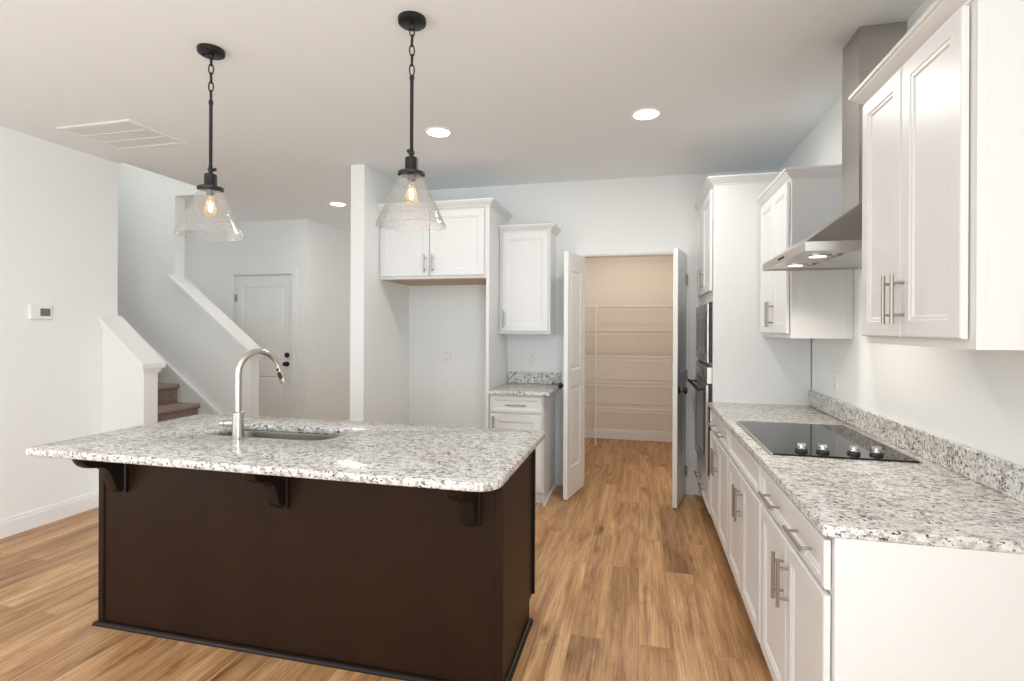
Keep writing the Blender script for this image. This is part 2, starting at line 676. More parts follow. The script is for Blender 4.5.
c = MB()
XC = -4.09                                   # edge of the stairwell opening
c.box(XC, XR + 0.12, YREAR - 0.12, 8.6, H, H + 0.3)
c.box(-7.0, XC, YREAR - 0.12, 3.419, H, H + 0.3)
c.box(-7.0, XC, 4.521, 8.6, H, H + 0.3)
struct('ceiling', c, M_CEIL, 'flat white painted ceiling over the kitchen', 'ceiling')

SW = 3.30                                    # stair wall, room side
wl = MB()
wl.box(XL - 0.12, XL, YREAR, -1.9, 0, H)
wl.box(XL - 0.12, XL, -0.1, SW, 0, H)
wl.box(XL - 0.12, XL, -1.9, -0.1, 0, 0.7)
wl.box(XL - 0.12, XL, -1.9, -0.1, 2.3, H)
struct('wall_left', wl, M_WALL, 'plain white wall at the left with the thermostat', 'wall')
struct('wall_stair', MB().box(-7.0, XL, SW, 3.42, 0, 5.2), M_WALL, 'white wall end beside the stairs, above the near rake cap', 'wall')

# sloped knee walls either side of the stairs
RAKE = 0.785
XN, ZN = -3.742, 1.118                        # near knee wall: lower end, wall top there
kn = MB()
poly = [(XL, 0), (XN, 0), (XN, ZN), (XL, ZN + 0.835 * (XN - XL))]
kn.prism(poly, lambda a, b: (a, SW, b), lambda a, b: (a, 3.42, b))
struct('wall_knee', kn, M_WALL, 'short sloped white wall on the near side of the stairs', 'wall')
FY0, FY1 = 4.40, 4.52
XF, ZF = -3.70, 1.155
fk = MB()
fk.prism([(-4.61, 0), (XF, 0), (XF, ZF), (-4.61, ZF + RAKE * (XF + 4.61))], lambda a, b: (a, FY0, b), lambda a, b: (a, FY1, b))
fk.box(-7.0, -4.61, FY0, FY1, 0, 5.2)
fk.box(-4.61, XC - 0.001, FY0, FY1, H, 5.2)
fk.box(XC - 0.001, -3.0, FY0, FY1, H + 0.301, 5.2)
struct('wall_far_stair', fk, M_WALL, 'white sloped wall on the far side of the stairs, hall behind', 'wall')
us = MB()
us.box(-7.0, -3.0, 3.3, 4.6, 5.2, 5.3)
us.box(-7.1, -7.0, 3.3, 4.6, 0, 5.3)
us.box(XC, XC + 0.1, 3.3, 4.399, H + 0.301, 5.2)
struct('wall_upstairs', us, M_WALL, 'white upper walls of the stairwell above the ceiling edge', 'wall')


def rake_cap(name, x_lo, z_lo, x_hi, y0, y1, w0, w1, label, slope):
    mb = MB()
    f = lambda x: z_lo + slope * (x_lo - x)
    t = 0.036
    e = 0.040
    pr = [(x_hi, f(x_hi) - t), (x_lo + e, f(x_lo + e) - t), (x_lo + e, f(x_lo + e)), (x_hi, f(x_hi))]
    mb.prism(pr, lambda a, b: (a, y0, b), lambda a, b: (a, y1, b))
    # bed moulding under each overhang, stepping back to the wall, and returned round the lower end
    for out, dz in ((0.026, 0.022), (0.016, 0.052), (0.007, 0.074)):
        for a0, a1 in ((w0 - out, w0 + 0.002), (w1 - 0.002, w1 + out)):
            q = [(x_hi, f(x_hi) - t - dz), (x_lo + out, f(x_lo + out) - t - dz), (x_lo + out, f(x_lo + out) - t + 0.002), (x_hi, f(x_hi) - t + 0.002)]
            mb.prism(q, lambda a, b, a0=a0: (a, a0, b), lambda a, b, a1=a1: (a, a1, b))
        mb.box(x_lo - 0.002, x_lo + out - 0.0007, w0 + 0.003, w1 - 0.003, f(x_lo + out) - t - dz + 0.0007, f(x_lo + out) - t + 0.0035)
    return struct(name, mb, M_TRIM, label, 'trim')


rake_cap('trim_1', XN, ZN + 0.046, XL - 0.001, SW - 0.045, 3.42 + 0.035, SW, 3.42, 'white sloped cap on the short knee wall beside the thermostat wall', 0.835)
rake_cap('trim_2', XF, ZF + 0.052, -4.645, FY0 - 0.045, FY1 + 0.035, FY0, FY1, 'white sloped cap on the far stair wall in front of the hall door', RAKE)

# hall
hb = MB()
HY, HX = 5.68, -3.975
hb.box(-7.0, -5.03, HY, HY + 0.12, 0, H)
hb.box(-4.18, HX, HY, HY + 0.12, 0, H)
hb.box(-5.03, -4.18, HY, HY + 0.12, 2.08, H)
hb.box(-5.2, -4.0, HY + 0.6, HY + 0.65, 0, H)
struct('wall_hall', hb, M_WALL, 'white hall wall around the closed two panel door', 'wall')
struct('wall_hall_left', MB().box(HX - 0.12, HX, HY + 0.12, 8.4, 0, H), M_WALL, 'white hall wall with the light switch, right of hall door', 'wall')
struct('wall_hall_end', MB().box(-7.0, -2.2, 8.4, 8.5, 0, H).box(-7.1, -7.0, 4.6, 8.4, 0, H), M_WALL, 'white walls closing the far end of the hall', 'wall')
struct('wall_alcove', MB().box(-2.313, -2.19, 3.89, 8.4, 0, H), M_WALL, 'white stub wall left of the refrigerator alcove', 'wall')

# kitchen back wall with the pantry opening
PX0, PX1, PZ = -0.495, 0.36, 2.074
kb = MB()
kb.box(-2.19, PX0, YB, YB + 0.12, 0, H)
kb.box(PX1, XR, YB, YB + 0.12, 0, H)
kb.box(PX0, PX1, YB, YB + 0.12, PZ, H)
struct('wall_back', kb, M_WALL, 'white back wall with the pantry opening', 'wall')
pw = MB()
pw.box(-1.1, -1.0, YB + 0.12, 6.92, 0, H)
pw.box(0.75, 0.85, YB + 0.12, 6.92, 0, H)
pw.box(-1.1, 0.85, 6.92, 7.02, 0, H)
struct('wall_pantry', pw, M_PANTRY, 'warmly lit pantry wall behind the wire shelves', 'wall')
struct('wall_right', MB().box(XR, XR + 0.12, -0.8, YB + 0.12, 0, H).box(XR, XR + 0.12, YREAR, -2.95, 0, H).box(XR, XR + 0.12, -2.95, -0.8, 2.4, H), M_WALL, 'white wall behind the cooktop and range hood', 'wall')

# rear wall with its wide glazed opening (behind the camera)
rw = MB()
rw.box(-4.27, -3.4, YREAR - 0.12, YREAR, 0, H)
rw.box(1.0, 1.23, YREAR - 0.12, YREAR, 0, H)
rw.box(-3.4, 1.0, YREAR - 0.12, YREAR, 2.5, H)
struct('wall_rear', rw, M_WALL, 'white rear wall with the wide glazed opening, behind the camera', 'wall')

# baseboards
BASE = [(0, 0), (0.014, 0), (0.014, 0.098), (0.010, 0.105), (0.010, 0.118), (0.005, 0.126), (0, 0.126)]
struct('baseboard_left', MB().sweep([(XL, -3.0), (XL, SW)], BASE), M_TRIM, 'white baseboard under the thermostat wall', 'baseboard')
struct('baseboard_knee', MB().sweep([(XL + 0.014, SW), (XN, SW), (XN, 3.42)], BASE), M_TRIM, 'white baseboard round the short sloped knee wall', 'baseboard')
b = MB()
b.sweep([(-0.735, YB), (-0.582, YB)], BASE)
b.sweep([(-2.19, 3.9), (-2.19, YB - 0.001)], BASE)
b.sweep([(-2.176, YB), (-1.23, YB)], BASE)
struct('baseboard_back', b, M_TRIM, 'white baseboard along the kitchen back wall', 'baseboard')
struct('baseboard_pantry', MB().sweep([(-1.0, 6.92), (0.75, 6.92)], BASE), M_TRIM, 'white baseboard at the back of the pantry', 'baseboard')
b = MB()
b.sweep([(HX, HY), (HX, 8.4)], BASE)
b.sweep([(-4.06, HY), (HX + 0.014, HY)], BASE)
b.sweep([(-2.313, 8.4), (-2.313, 3.89), (-2.19, 3.89)], BASE)
struct('baseboard_hall', b, M_TRIM, 'white baseboard of the hall walls', 'baseboard')

# casings
CAS = [(0, -0.12, 0.0), ]


def casing(mb, x0, x1, zt, y, wdt, t=0.016):
    """casing around an opening on a wall facing -Y: an inverted U with a stepped face"""
    for ins, wd, th in ((0.004, wdt, t * 0.6), (0.012, wdt * 0.55, t)):
        mb.box(x0 - ins - wd, x0 - ins, y - th, y, 0, zt + ins, 0.0015)
        mb.box(x1 + ins, x1 + ins + wd, y - th, y, 0, zt + ins, 0.0015)
        mb.box(x0 - ins - wd, x1 + ins + wd, y - th, y, zt + ins, zt + ins + wd, 0.0015)
    # jambs inside the opening
    mb.box(x0 - 0.006, x0, y - 0.002, y + 0.12, 0, zt)
    mb.box(x1, x1 + 0.006, y - 0.002, y + 0.12, 0, zt)
    mb.box(x0 - 0.006, x1 + 0.006, y - 0.002, y + 0.12, zt, zt + 0.006)
    return mb


struct('trim_3', casing(MB(), PX0 + 0.006, PX1 - 0.006, PZ - 0.006, YB, 0.082), M_TRIM, 'white casing around the pantry opening', 'trim')
struct('trim_4', casing(MB(), -5.024, -4.186, 2.074, HY, 0.072, 0.024), M_TRIM, 'white casing around the hall door', 'trim')


def house_door(name, label, hinge, direction, width, height, thick, panels, z0=0.01, both=True):
    """a moulded panel door; hinge = XY of the hinge edge, direction = unit XY along the leaf; front face is to the right of direction"""
    d = Vector(direction).normalized()
    nrm = Vector((d.y, -d.x))
    root = thing(name, label, 'door', (hinge[0], hinge[1], z0), kind='structure')
    Mf = lambda a, b, n: (hinge[0] + d.x * a + nrm.x * n, hinge[1] + d.y * a + nrm.y * n, z0 + b)
    ht = thick / 2
    mb = MB()
    st = 0.105 if width > 0.6 else 0.075

    def bar(a0, a1, b0, b1):
        mb.loops([[Mf(a, b, n) for a, b, n in ((a0, b0, -ht), (a1, b0, -ht), (a1, b0, ht), (a0, b0, ht))],
                  [Mf(a, b, n) for a, b, n in ((a0, b1, -ht), (a1, b1, -ht), (a1, b1, ht), (a0, b1, ht))]])
    bar(0, st, 0, height)
    bar(width - st, width, 0, height)
    cuts = [0] + [v for p in panels for v in p] + [height]
    for b0, b1 in zip(cuts[0::2], cuts[1::2]):
        bar(st, width - st, b0, b1)
    mb.build('stile_and_rail_frame', M_TRIM, root)
    for b0, b1 in panels:
        pn = MB()
        for sg in (1, -1):
            Ms = (lambda a, b, n, sg=sg: Mf(a, b, n * sg))
            pn.panel(Ms, st, width - st, b0, b1, [(0, 0.0), (0, ht - 0.0005), (0.004, ht - 0.001), (0.012, ht - 0.008), (0.022, ht - 0.008), (0.036, ht - 0.003), (0.038, ht - 0.003)])
        pn.build('panel', M_TRIM, root)
    return root, Mf, ht


def knob(root, Mf, a, b, n0, sg, m=M_BRONZE):
    mb = MB()
    c0 = Vector(Mf(a, b, n0 * sg))
    ax = (Vector(Mf(a, b, (n0 + 1) * sg)) - c0).normalized()
    mb.lathe([(0.0, 0), (0.030, 0), (0.031, 0.004), (0.026, 0.008), (0.012, 0.010), (0.010, 0.030), (0.018, 0.036), (0.027, 0.046), (0.028, 0.054), (0.022, 0.064), (0.0, 0.066)], c0, 24, ax)
    return mb.build('door_knob', m, root, smooth=40)


def hinge(root, Mf, b, n0, m=M_NICKEL):
    mb = MB()
    mb.cyl(Mf(-0.004, b - 0.045, n0), Mf(-0.004, b + 0.045, n0), 0.007, seg=10)
    mb.loops([[Mf(a, b - 0.045, n) for a, n in ((-0.004, n0 - 0.002), (0.03, n0 - 0.004), (0.03, n0 - 0.0005), (-0.004, n0))],
              [Mf(a, b + 0.045, n) for a, n in ((-0.004, n0 - 0.002), (0.03, n0 - 0.004), (0.03, n0 - 0.0005), (-0.004, n0))]])
    return mb.build('hinge', m, root, smooth=40)


PAN2 = ((0.24, 0.92), (1.06, 1.90))
# left pantry door: opens towards the camera a little past square
r, Mf, ht = house_door('door_1', 'left white pantry door standing open, knob beside the small cabinet', (PX0 - 0.012, YB - 0.035), (-0.083, -0.39), 0.415, 2.048, 0.036, PAN2)
knob(r, Mf, 0.355, 0.932, ht, 1)
for z in (0.2, 1.02, 1.83):
    hinge(r, Mf, z, ht)
# right pantry door: opened less, its plain outer face turned away
r, Mf, ht = house_door('door_2', 'right white pantry door standing open beside the oven cabinet', (PX1 + 0.006, YB - 0.035), (-0.095, -0.385), 0.40, 2.048, 0.036, PAN2)
knob(r, Mf, 0.345, 0.925, ht, -1)
for z in (0.2, 1.02, 1.83):
    hinge(r, Mf, z, -ht - 0.004)
lt = MB()
lt.box(0.357, 0.377, YB - 0.10, YB - 0.016, 1.895, 1.905)
lt.cyl((0.367, YB - 0.09, 1.84), (0.367, YB - 0.09, 1.90), 0.006, seg=10)
lt.build('door_stop_pin', M_NICKEL, r, smooth=40)

# hall door
r, Mf, ht = house_door('door_3', 'closed white two panel door in the hall with dark knob and deadbolt', (-5.02, HY + 0.035), (1, 0), 0.83, 2.06, 0.04, ((0.22, 0.80), (0.98, 1.92)))
knob(r, Mf, 0.765, 0.955, ht, 1)
db = MB()
db.lathe([(0, 0), (0.032, 0), (0.032, 0.012), (0.026, 0.02), (0, 0.02)], Mf(0.765, 1.065, ht), 20, (0, -1, 0))
db.build('deadbolt', M_BRONZE, r, smooth=40)
for z in (0.2, 1.0, 1.78):
    hinge(r, Mf, z, ht + 0.004)

# stairs going up to the left behind the thermostat wall
st = thing('staircase', 'brown carpeted stairs rising left between two sloped white walls', 'stairs', (-4.0, 3.9, 0), kind='structure')
tops = [0.215, 0.435, 0.655, 0.845] + [0.845 + 0.19 * k for k in range(1, 9)]
prev = 0.0
for k, z in enumerate(tops):
    xn = -3.765 - 0.2525 * k
    prof = [(xn - 0.03, prev), (xn - 0.03, z - 0.05), (xn - 0.008, z - 0.048), (xn + 0.002, z - 0.036), (xn + 0.004, z - 0.022), (xn - 0.002, z - 0.008), (xn - 0.014, z), (xn - 0.315, z), (xn - 0.315, max(prev - 0.1, 0))]
    if k == 0:
        prof[0] = (xn - 0.03, 0.0)
        prof[-1] = (xn - 0.315, 0.0)
    s_ = MB().prism(prof, lambda a, b: (a, 3.425, b), lambda a, b: (a, 4.382, b)).build('carpeted_step', M_CARPET, st, smooth=50)
    prev = z
sk = MB()
zr = lambda x: 0.59 + 0.75 * (-4.08 - x)
for a0, a1, top, bot in ((4.384, 4.399, 0.0, -0.34), (4.366, 4.399, 0.012, -0.024), (4.376, 4.399, -0.024, -0.050)):
    sk.prism([(-6.4, zr(-6.4) + bot), (-3.72, max(zr(-3.72) + bot, 0.0)), (-3.72, zr(-3.72) + top), (-6.4, zr(-6.4) + top)], lambda a, b, a0=a0: (a, a0, b), lambda a, b, a1=a1: (a, a1, b))
sk.build('skirt_board', M_TRIM, st)

# ================================================================== KITCHEN ISLAND
IX0, IX1, IY0, IY1, IZ = -2.515, -0.455, 1.665, 2.607, 0.908
BX0, BX1, BY0, BY1 = -2.508, -0.515, 1.979, 2.56
isl = thing('kitchen_island', 'dark brown island cabinet with plain panels and three scroll brackets', 'island', ((BX0 + BX1) / 2, (BY0 + BY1) / 2, 0))
TZ = IZ - 0.032
ib = MB()
ib.box(BX0 + 0.012, BX1 - 0.008, BY0 + 0.008, BY1 - 0.05, 0.0, 0.11)
# walls of the carcass, open at the top for the sink
ib.box(BX0 + 0.012, BX0 + 0.03, BY0 + 0.02, BY1, 0.10, TZ)
ib.box(BX1 - 0.03, BX1 - 0.012, BY0 + 0.02, BY1, 0.10, TZ)
ib.box(BX0 + 0.012, BX1 - 0.012, BY1 - 0.018, BY1, 0.10, TZ)
ib.box(BX0 + 0.03, BX1 - 0.03, BY0 + 0.02, BY1 - 0.02, 0.10, 0.12)
ib.build('carcass', M_DARK_TRIM, isl)
MB().box(BX0 + 0.032, BX1 - 0.032, BY0 + 0.004, BY0 + 0.02, 0.0, TZ).build('back_panel', M_DARK, isl)
sp = MB()
sp.box(BX1 - 0.012, BX1, BY0 + 0.03, BY1 - 0.06, 0.0, TZ)
sp.box(BX1 - 0.012, BX1, BY1 - 0.06, BY1, 0.105, TZ)
sp.build('right_end_panel', M_DARK, isl)
MB().box(BX0, BX0 + 0.012, BY0 + 0.03, BY1, 0.0, TZ).build('left_end_panel', M_DARK, isl)
for x0, x1 in ((BX0, BX0 + 0.032), (BX1 - 0.032, BX1 + 0.003)):
    MB().box(x0, x1, BY0 - 0.003, BY0 + 0.03, 0.0, TZ, 0.004, 2).build('corner_post', M_DARK, isl)
SHOE = [(0, 0), (0.016, 0), (0.0155, 0.006), (0.012, 0.013), (0.006, 0.017), (0, 0.0185)]
MB().sweep([(BX0, BY1 - 0.06), (BX0, BY0 - 0.003), (BX1 + 0.003, BY0 - 0.003), (BX1 + 0.003, BY1 - 0.055)], SHOE, side=1).build('shoe_molding', M_DARK_TRIM, isl)
MB().box(BX1 - 0.012, BX1 + 0.012, BY1 + 0.0005, BY1 + 0.021, 0.105, TZ).build('face_frame_stile', M_DARK_TRIM, isl)
nd = 5
wd = (BX1 - BX0 - 0.03) / nd
for k in range(nd):
    a0 = BX0 + 0.015 + k * wd + 0.003
    cab_door(isl, facePY(BY1 + 0.022), a0, a0 + wd - 0.006, 0.12, 0.70, m=M_DARK_TRIM)
    cab_door(isl, facePY(BY1 + 0.022), a0, a0 + wd - 0.006, 0.71, 0.865, name='drawer_front', prof=DRAWER, m=M_DARK_TRIM)


def corbel(xc):
    root_ = MB().box(xc - 0.038, xc + 0.038, BY0 - 0.016, BY0 + 0.004, TZ - 0.235, TZ - 0.001, 0.003).build('corbel_bracket', M_DARK_TRIM, isl)
    # scroll profile (distance in front of plate, z below counter)
    pts = [(0, -0.226), (0.016, -0.224), (0.030, -0.211), (0.039, -0.190), (0.046, -0.168), (0.054, -0.145), (0.064, -0.122), (0.079, -0.104), (0.100, -0.092),
           (0.126, -0.086), (0.150, -0.081), (0.170, -0.070), (0.185, -0.053), (0.195, -0.034), (0.201, -0.015), (0.203, -0.001), (0, -0.001)]
    yb = BY0 - 0.016
    mb = MB()
    g = lambda x: (lambda a, b_: (x, yb - a, TZ + b_))
    hw = 0.028
    # slightly narrower at both faces than in the middle, so the edge reads as a rounded scroll
    cx, cy = 0.06, -0.05
    sh = lambda pts_, k: [((p[0] - cx) * k + cx if p[0] > 0.001 else p[0], (p[1] - cy) * k + cy if p[1] < -0.002 else p[1]) for p in pts_]
    mb.loops([[g(xc - hw)(*p) for p in sh(pts, 0.95)], [g(xc - hw + 0.008)(*p) for p in pts], [g(xc + hw - 0.008)(*p) for p in pts], [g(xc + hw)(*p) for p in sh(pts, 0.95)]])
    mb.build('scroll', M_DARK_TRIM, root_, smooth=35)


for xc in (-2.372, -1.503, -0.640):
    corbel(xc)

SK = (-2.04, -1.378, 2.100, 2.372)
hole = rounded(SK[0], SK[1], SK[2], SK[3], (0.05, 0.10, 0.05, 0.05))
ct = MB().slab(rounded(IX0, IX1, IY0, IY1, (0.018, 0.085, 0.03, 0.03)), TZ, IZ, 0.005, [list(reversed(hole))])
ct = ct.build('countertop', M_GRANITE, origin=((IX0 + IX1) / 2, (IY0 + IY1) / 2, TZ), smooth=50)
tag(ct, 'large speckled granite countertop on the dark island', 'countertop')

# undermount sink
sk_o = thing('kitchen_sink', 'stainless undermount sink set in the island countertop', 'sink', ((SK[0] + SK[1]) / 2, (SK[2] + SK[3]) / 2, TZ - 0.2))
mb = MB()
g_ = 0.004
rings = []
for z, ins, rr in ((TZ - 0.001, -0.02, 0.09), (TZ - 0.001, 0.0, 0.085), (TZ - 0.01, 0.002, 0.085), (TZ - 0.16, 0.006, 0.08), (TZ - 0.185, 0.02, 0.07), (TZ - 0.19, 0.05, 0.05)):
    rings.append([(x, y, z) for x, y in rounded(SK[0] - g_ + ins, SK[1] + g_ - ins, SK[2] - g_ + ins, SK[3] + g_ - ins, rr)])
mb.loops(rings, cap0=False)
o = mb.build('basin', M_SINK, sk_o, smooth=50)
mb = MB().lathe([(0, 0.0), (0.045, 0.0), (0.045, 0.003), (0.036, 0.003), (0.034, -0.0), (0, -0.0)], (-1.72, 2.24, TZ - 0.190), 28)
mb.build('drain', M_CHROME, sk_o, smooth=40)

# faucet
FX, FY = -1.790, 2.052
fa = thing('faucet', 'tall brushed nickel gooseneck faucet standing at the island sink', 'faucet', (FX, FY, IZ))
MB().lathe([(0, 0), (0.028, 0), (0.028, 0.004), (0.0255, 0.006), (0.0255, 0.120), (0.022, 0.124), (0.017, 0.126), (0, 0.126)], (FX, FY, IZ), 32).build('body', M_FAUCET, fa, smooth=40)
pts = []
zt = 1.207
R_ = 0.098
dirv = Vector((0.36, 0.93, 0)).normalized()
for z in (IZ + 0.126, 1.08, 1.15, zt):
    pts.append(Vector((FX, FY, z)))
for k in range(1, 15):
    a = PI * k / 15 * 0.97
    pts.append(Vector((FX, FY, zt)) + dirv * (R_ - R_ * math.cos(a)) + Vector((0, 0, R_ * math.sin(a))))
MB().tube(pts, 0.0145, 18).build('gooseneck_spout', M_FAUCET, fa, smooth=60)
e0, e1 = pts[-1], pts[-1] + (pts[-1] - pts[-2]).normalized() * 0.095
ax = (e1 - e0).normalized()
hd = MB().lathe([(0, -0.002), (0.0155, -0.002), (0.0165, 0.006), (0.0175, 0.05), (0.0205, 0.080), (0.0205, 0.092), (0.017, 0.095), (0, 0.095)], e0, 28, ax).build('spray_head', M_FAUCET, fa, smooth=40)
# buttons on the camera side of the spray head
side = Vector((0.25, -0.97, 0)).normalized()
side = (side - ax * side.dot(ax)).normalized()
bt = MB()
bt.lathe([(0, 0), (0.0065, 0), (0.0065, 0.003), (0, 0.003)], e0 + ax * 0.018 + side * 0.0155, 16, side)
bt.build('small_button', M_DARKPL, hd, smooth=40)
bt = MB()
u_ = ax.cross(side)
bt.loops([[e0 + ax * a + u_ * b + side * (0.0155 + n) for a, b in ((0.032, -0.006), (0.040, -0.0085), (0.062, -0.0085), (0.068, -0.005), (0.068, 0.005), (0.062, 0.0085), (0.040, 0.0085), (0.032, 0.006))] for n in (0.0, 0.005)])
bt.build('spray_button', M_DARKPL, hd, smooth=40)
hl = MB()
hdv = Vector((-0.97, -0.25, 0)).normalized()
c0 = Vector((FX, FY, IZ + 0.070))
hl.cyl(c0 + hdv * 0.02, c0 + hdv * 0.058, 0.0165, seg=20)
hl.lathe([(0, 0), (0.014, 0), (0.0135, 0.018), (0.010, 0.022), (0, 0.022)], c0 + hdv * 0.062, 20, hdv)
hl.tube([c0 + hdv * 0.074, c0 + hdv * 0.078 + Vector((0.004, 0.02, 0.004)), c0 + hdv * 0.080 + Vector((0.01, 0.07, 0.012))], [0.006, 0.0055, 0.004], 10)
h1 = hl.build('lever_handle', M_FAUCET, fa, smooth=40)
MB().cyl(c0 + hdv * 0.0575, c0 + hdv * 0.0625, 0.0125, seg=20).build('dark_ring', M_DARKPL, h1)

# ================================================================== RIGHT RUN: BASE CABINETS
CX, CZ = 0.462, 0.914
FF = 0.492                                     # face frame plane
FD = 0.472                                     # door faces
YN, Y1, Y2, YT = 1.523, 2.290, 3.100, 3.897


def base_cabinet(y0, y1, label, false_front, end_panel=False):
    root = thing('base_cabinet', label, 'cabinet', (FF + 0.3, (y0 + y1) / 2, 0), 'white base cabinets under the cooktop counter')
    mb = MB()
    mb.box(FF, XR - 0.002, y0 + 0.0005, y1 - 0.0005, 0.105, CZ - 0.031)
    mb.box(FF + 0.065, XR - 0.002, y0 + (0.012 if end_panel else 0.0005), y1 - 0.0005, 0.0, 0.105)
    mb.build('carcass', M_CAB, root)
    if end_panel:
        MB().box(FF, XR - 0.002, y0 - 0.003, y0 + 0.0005, 0.0, CZ - 0.031).build('end_panel', M_CAB, root)
    ym = (y0 + y1) / 2
    g = 0.012
    M = faceMX(FD)
    zt = 0.722
    cab_door(root, M, y0 + g + 0.005, ym - 0.003, 0.150, zt, [(ym - 0.030, 0.592, 0.155, True)])
    cab_door(root, M, ym + 0.003, y1 - g, 0.150, zt, [(ym + 0.030, 0.592, 0.155, True)])
    pl = [] if false_front else [(y0 + (y1 - y0) * 0.24, 0.803, 0.19, False), (y0 + (y1 - y0) * 0.70, 0.803, 0.19, False)]
    cab_door(root, M, y0 + g + 0.005, y1 - g, zt + 0.016, 0.868, pl, name='false_drawer_front' if false_front else 'drawer_front', prof=DRAWER)
    return root


base_cabinet(YN, Y1, 'white base cabinet at the open end of the counter, nearest the camera', False, True)
base_cabinet(Y1, Y2, 'white base cabinet below the cooktop, drawer front without pulls', True)
base_cabinet(Y2, YT - 0.022, 'white base cabinet between the cooktop cabinet and the oven tower', False)

cr = MB().slab(rounded(CX, XR - 0.001, YN - 0.008, YT - 0.022, (0.012, 0, 0, 0), 5), CZ - 0.031, CZ, 0.004)
cr.box(XR - 0.022, XR - 0.001, YN - 0.008, YT - 0.022, CZ + 0.0005, 1.016, 0.002)
cr = cr.build('countertop', M_GRANITE, origin=(0.79, 2.7, CZ - 0.031), smooth=40)
tag(cr, 'speckled granite countertop along the right wall with low backsplash', 'countertop')

# cooktop
ck = thing('cooktop', 'black glass electric cooktop with four knobs set in the right counter', 'cooktop', (0.78, 2.70, CZ))
MB().box(0.522, 1.036, 2.312, 3.088, CZ + 0.0006, CZ + 0.007, 0.002).build('glass_top', M_BGLASS, ck)
MB().box(0.510, 0.522, 2.310, 3.090, CZ + 0.0006, CZ + 0.0085, 0.002).build('front_trim', M_STEEL, ck)
MB().box(1.036, 1.046, 2.310, 3.090, CZ + 0.0006, CZ + 0.0085, 0.002).build('rear_trim', M_STEEL, ck)
for kx in (0.646, 0.726, 0.838, 0.918):
    ky = 2.385
    kk = MB().lathe([(0, 0), (0.024, 0), (0.024, 0.006), (0.020, 0.011), (0, 0.011)], (kx, ky, CZ + 0.007), 24).build('knob', M_DARKPL, ck, smooth=40)
    MB().lathe([(0, 0.011), (0.013, 0.011), (0.009, 0.016), (0.009, 0.024), (0.008, 0.027), (0, 0.028)], (kx, ky, CZ + 0.007), 24).build('chrome_cap', M_CHROME, kk, smooth=40)
    MB().box(kx - 0.017, kx + 0.017, ky - 0.005, ky + 0.005, CZ + 0.024, CZ + 0.041, 0.003).build('grip', M_CHROME, kk)
# ================================================================== OVEN TOWER
TX = 0.492
tw = thing('oven_cabinet', 'tall white tower cabinet holding the microwave and wall oven', 'cabinet', (0.8, 4.3, 0))
Yt1 = YB - 0.002
mb = MB()
mb.box(TX, XR - 0.008, YT - 0.02, YT, 0.105, 2.438)          # side towards the counter
mb.box(TX + 0.065, XR - 0.008, YT - 0.02, YT, 0.0, 0.105)
mb.box(TX, XR - 0.002, Yt1 - 0.02, Yt1, 0.0, 2.438)
mb.box(TX, XR - 0.002, YT, Yt1 - 0.02, 1.615, 2.438)
mb.box(TX, XR - 0.002, YT, Yt1 - 0.02, 0.105, 0.385)
mb.box(TX + 0.065, XR - 0.002, YT, Yt1 - 0.02, 0.0, 0.105)
mb.box(XR - 0.02, XR - 0.002, YT, Yt1 - 0.02, 0.385, 1.615)
mb.box(TX, TX + 0.5, YT, Yt1 - 0.02, 1.158, 1.180)
mb.box(TX, TX + 0.02, YT, YT + 0.022, 0.385, 1.615)
mb.box(TX, TX + 0.02, Yt1 - 0.06, Yt1 - 0.02, 0.385, 1.615)
mb.build('carcass', M_CAB, tw)
MB().sweep([(TX, Yt1), (TX, YT - 0.02), (XR - 0.008, YT - 0.02)], [(o_, z_ + 2.418) for o_, z_ in CROWN], side=1).build('crown_molding', M_CAB, tw)
ymt = (YT + Yt1) / 2
M = faceMX(FD)
cab_door(tw, M, YT + 0.005, ymt - 0.003, 1.690, 2.395, [(ymt - 0.03, 1.80, 0.155, True)])
cab_door(tw, M, ymt + 0.003, Yt1 - 0.035, 1.690, 2.395, [(ymt + 0.03, 1.80, 0.155, True)])
cab_door(tw, M, YT + 0.005, Yt1 - 0.035, 0.130, 0.365, [(4.14, 0.25, 0.19, False), (4.48, 0.25, 0.19, False)], name='drawer_front', prof=DRAWER)

OY0, OY1 = YT + 0.024, Yt1 - 0.064
mw = thing('microwave', 'built in stainless microwave above the wall oven', 'microwave', (0.7, (OY0 + OY1) / 2, 1.182))
OX = 0.458
MB().box(OX + 0.0125, 0.95, OY0 + 0.002, OY1 - 0.002, 1.184, 1.60).build('body', M_DARKPL, mw)
fr = MB()
fr.box(OX, OX + 0.012, OY0, OY1, 1.545, 1.602, 0.003)
fr.box(OX, OX + 0.012, OY0, OY1, 1.184, 1.245, 0.003)
fr.box(OX, OX + 0.012, OY0, OY0 + 0.05, 1.245, 1.545, 0.003)
fr.box(OX, OX + 0.012, OY1 - 0.05, OY1, 1.245, 1.545, 0.003)
fr.build('trim_frame', M_STEEL, mw)
MB().box(OX + 0.004, OX + 0.012, OY0 + 0.05, OY1 - 0.05, 1.245, 1.545, 0.001).build('glass_door', M_BGLASS, mw)
MB().panel(faceMX(OX + 0.0035), OY0 + 0.17, OY1 - 0.13, 1.29, 1.50, [(0, -0.001), (0, 0), (0.004, 0.0003)]).build('window', M_SCREEN, mw)

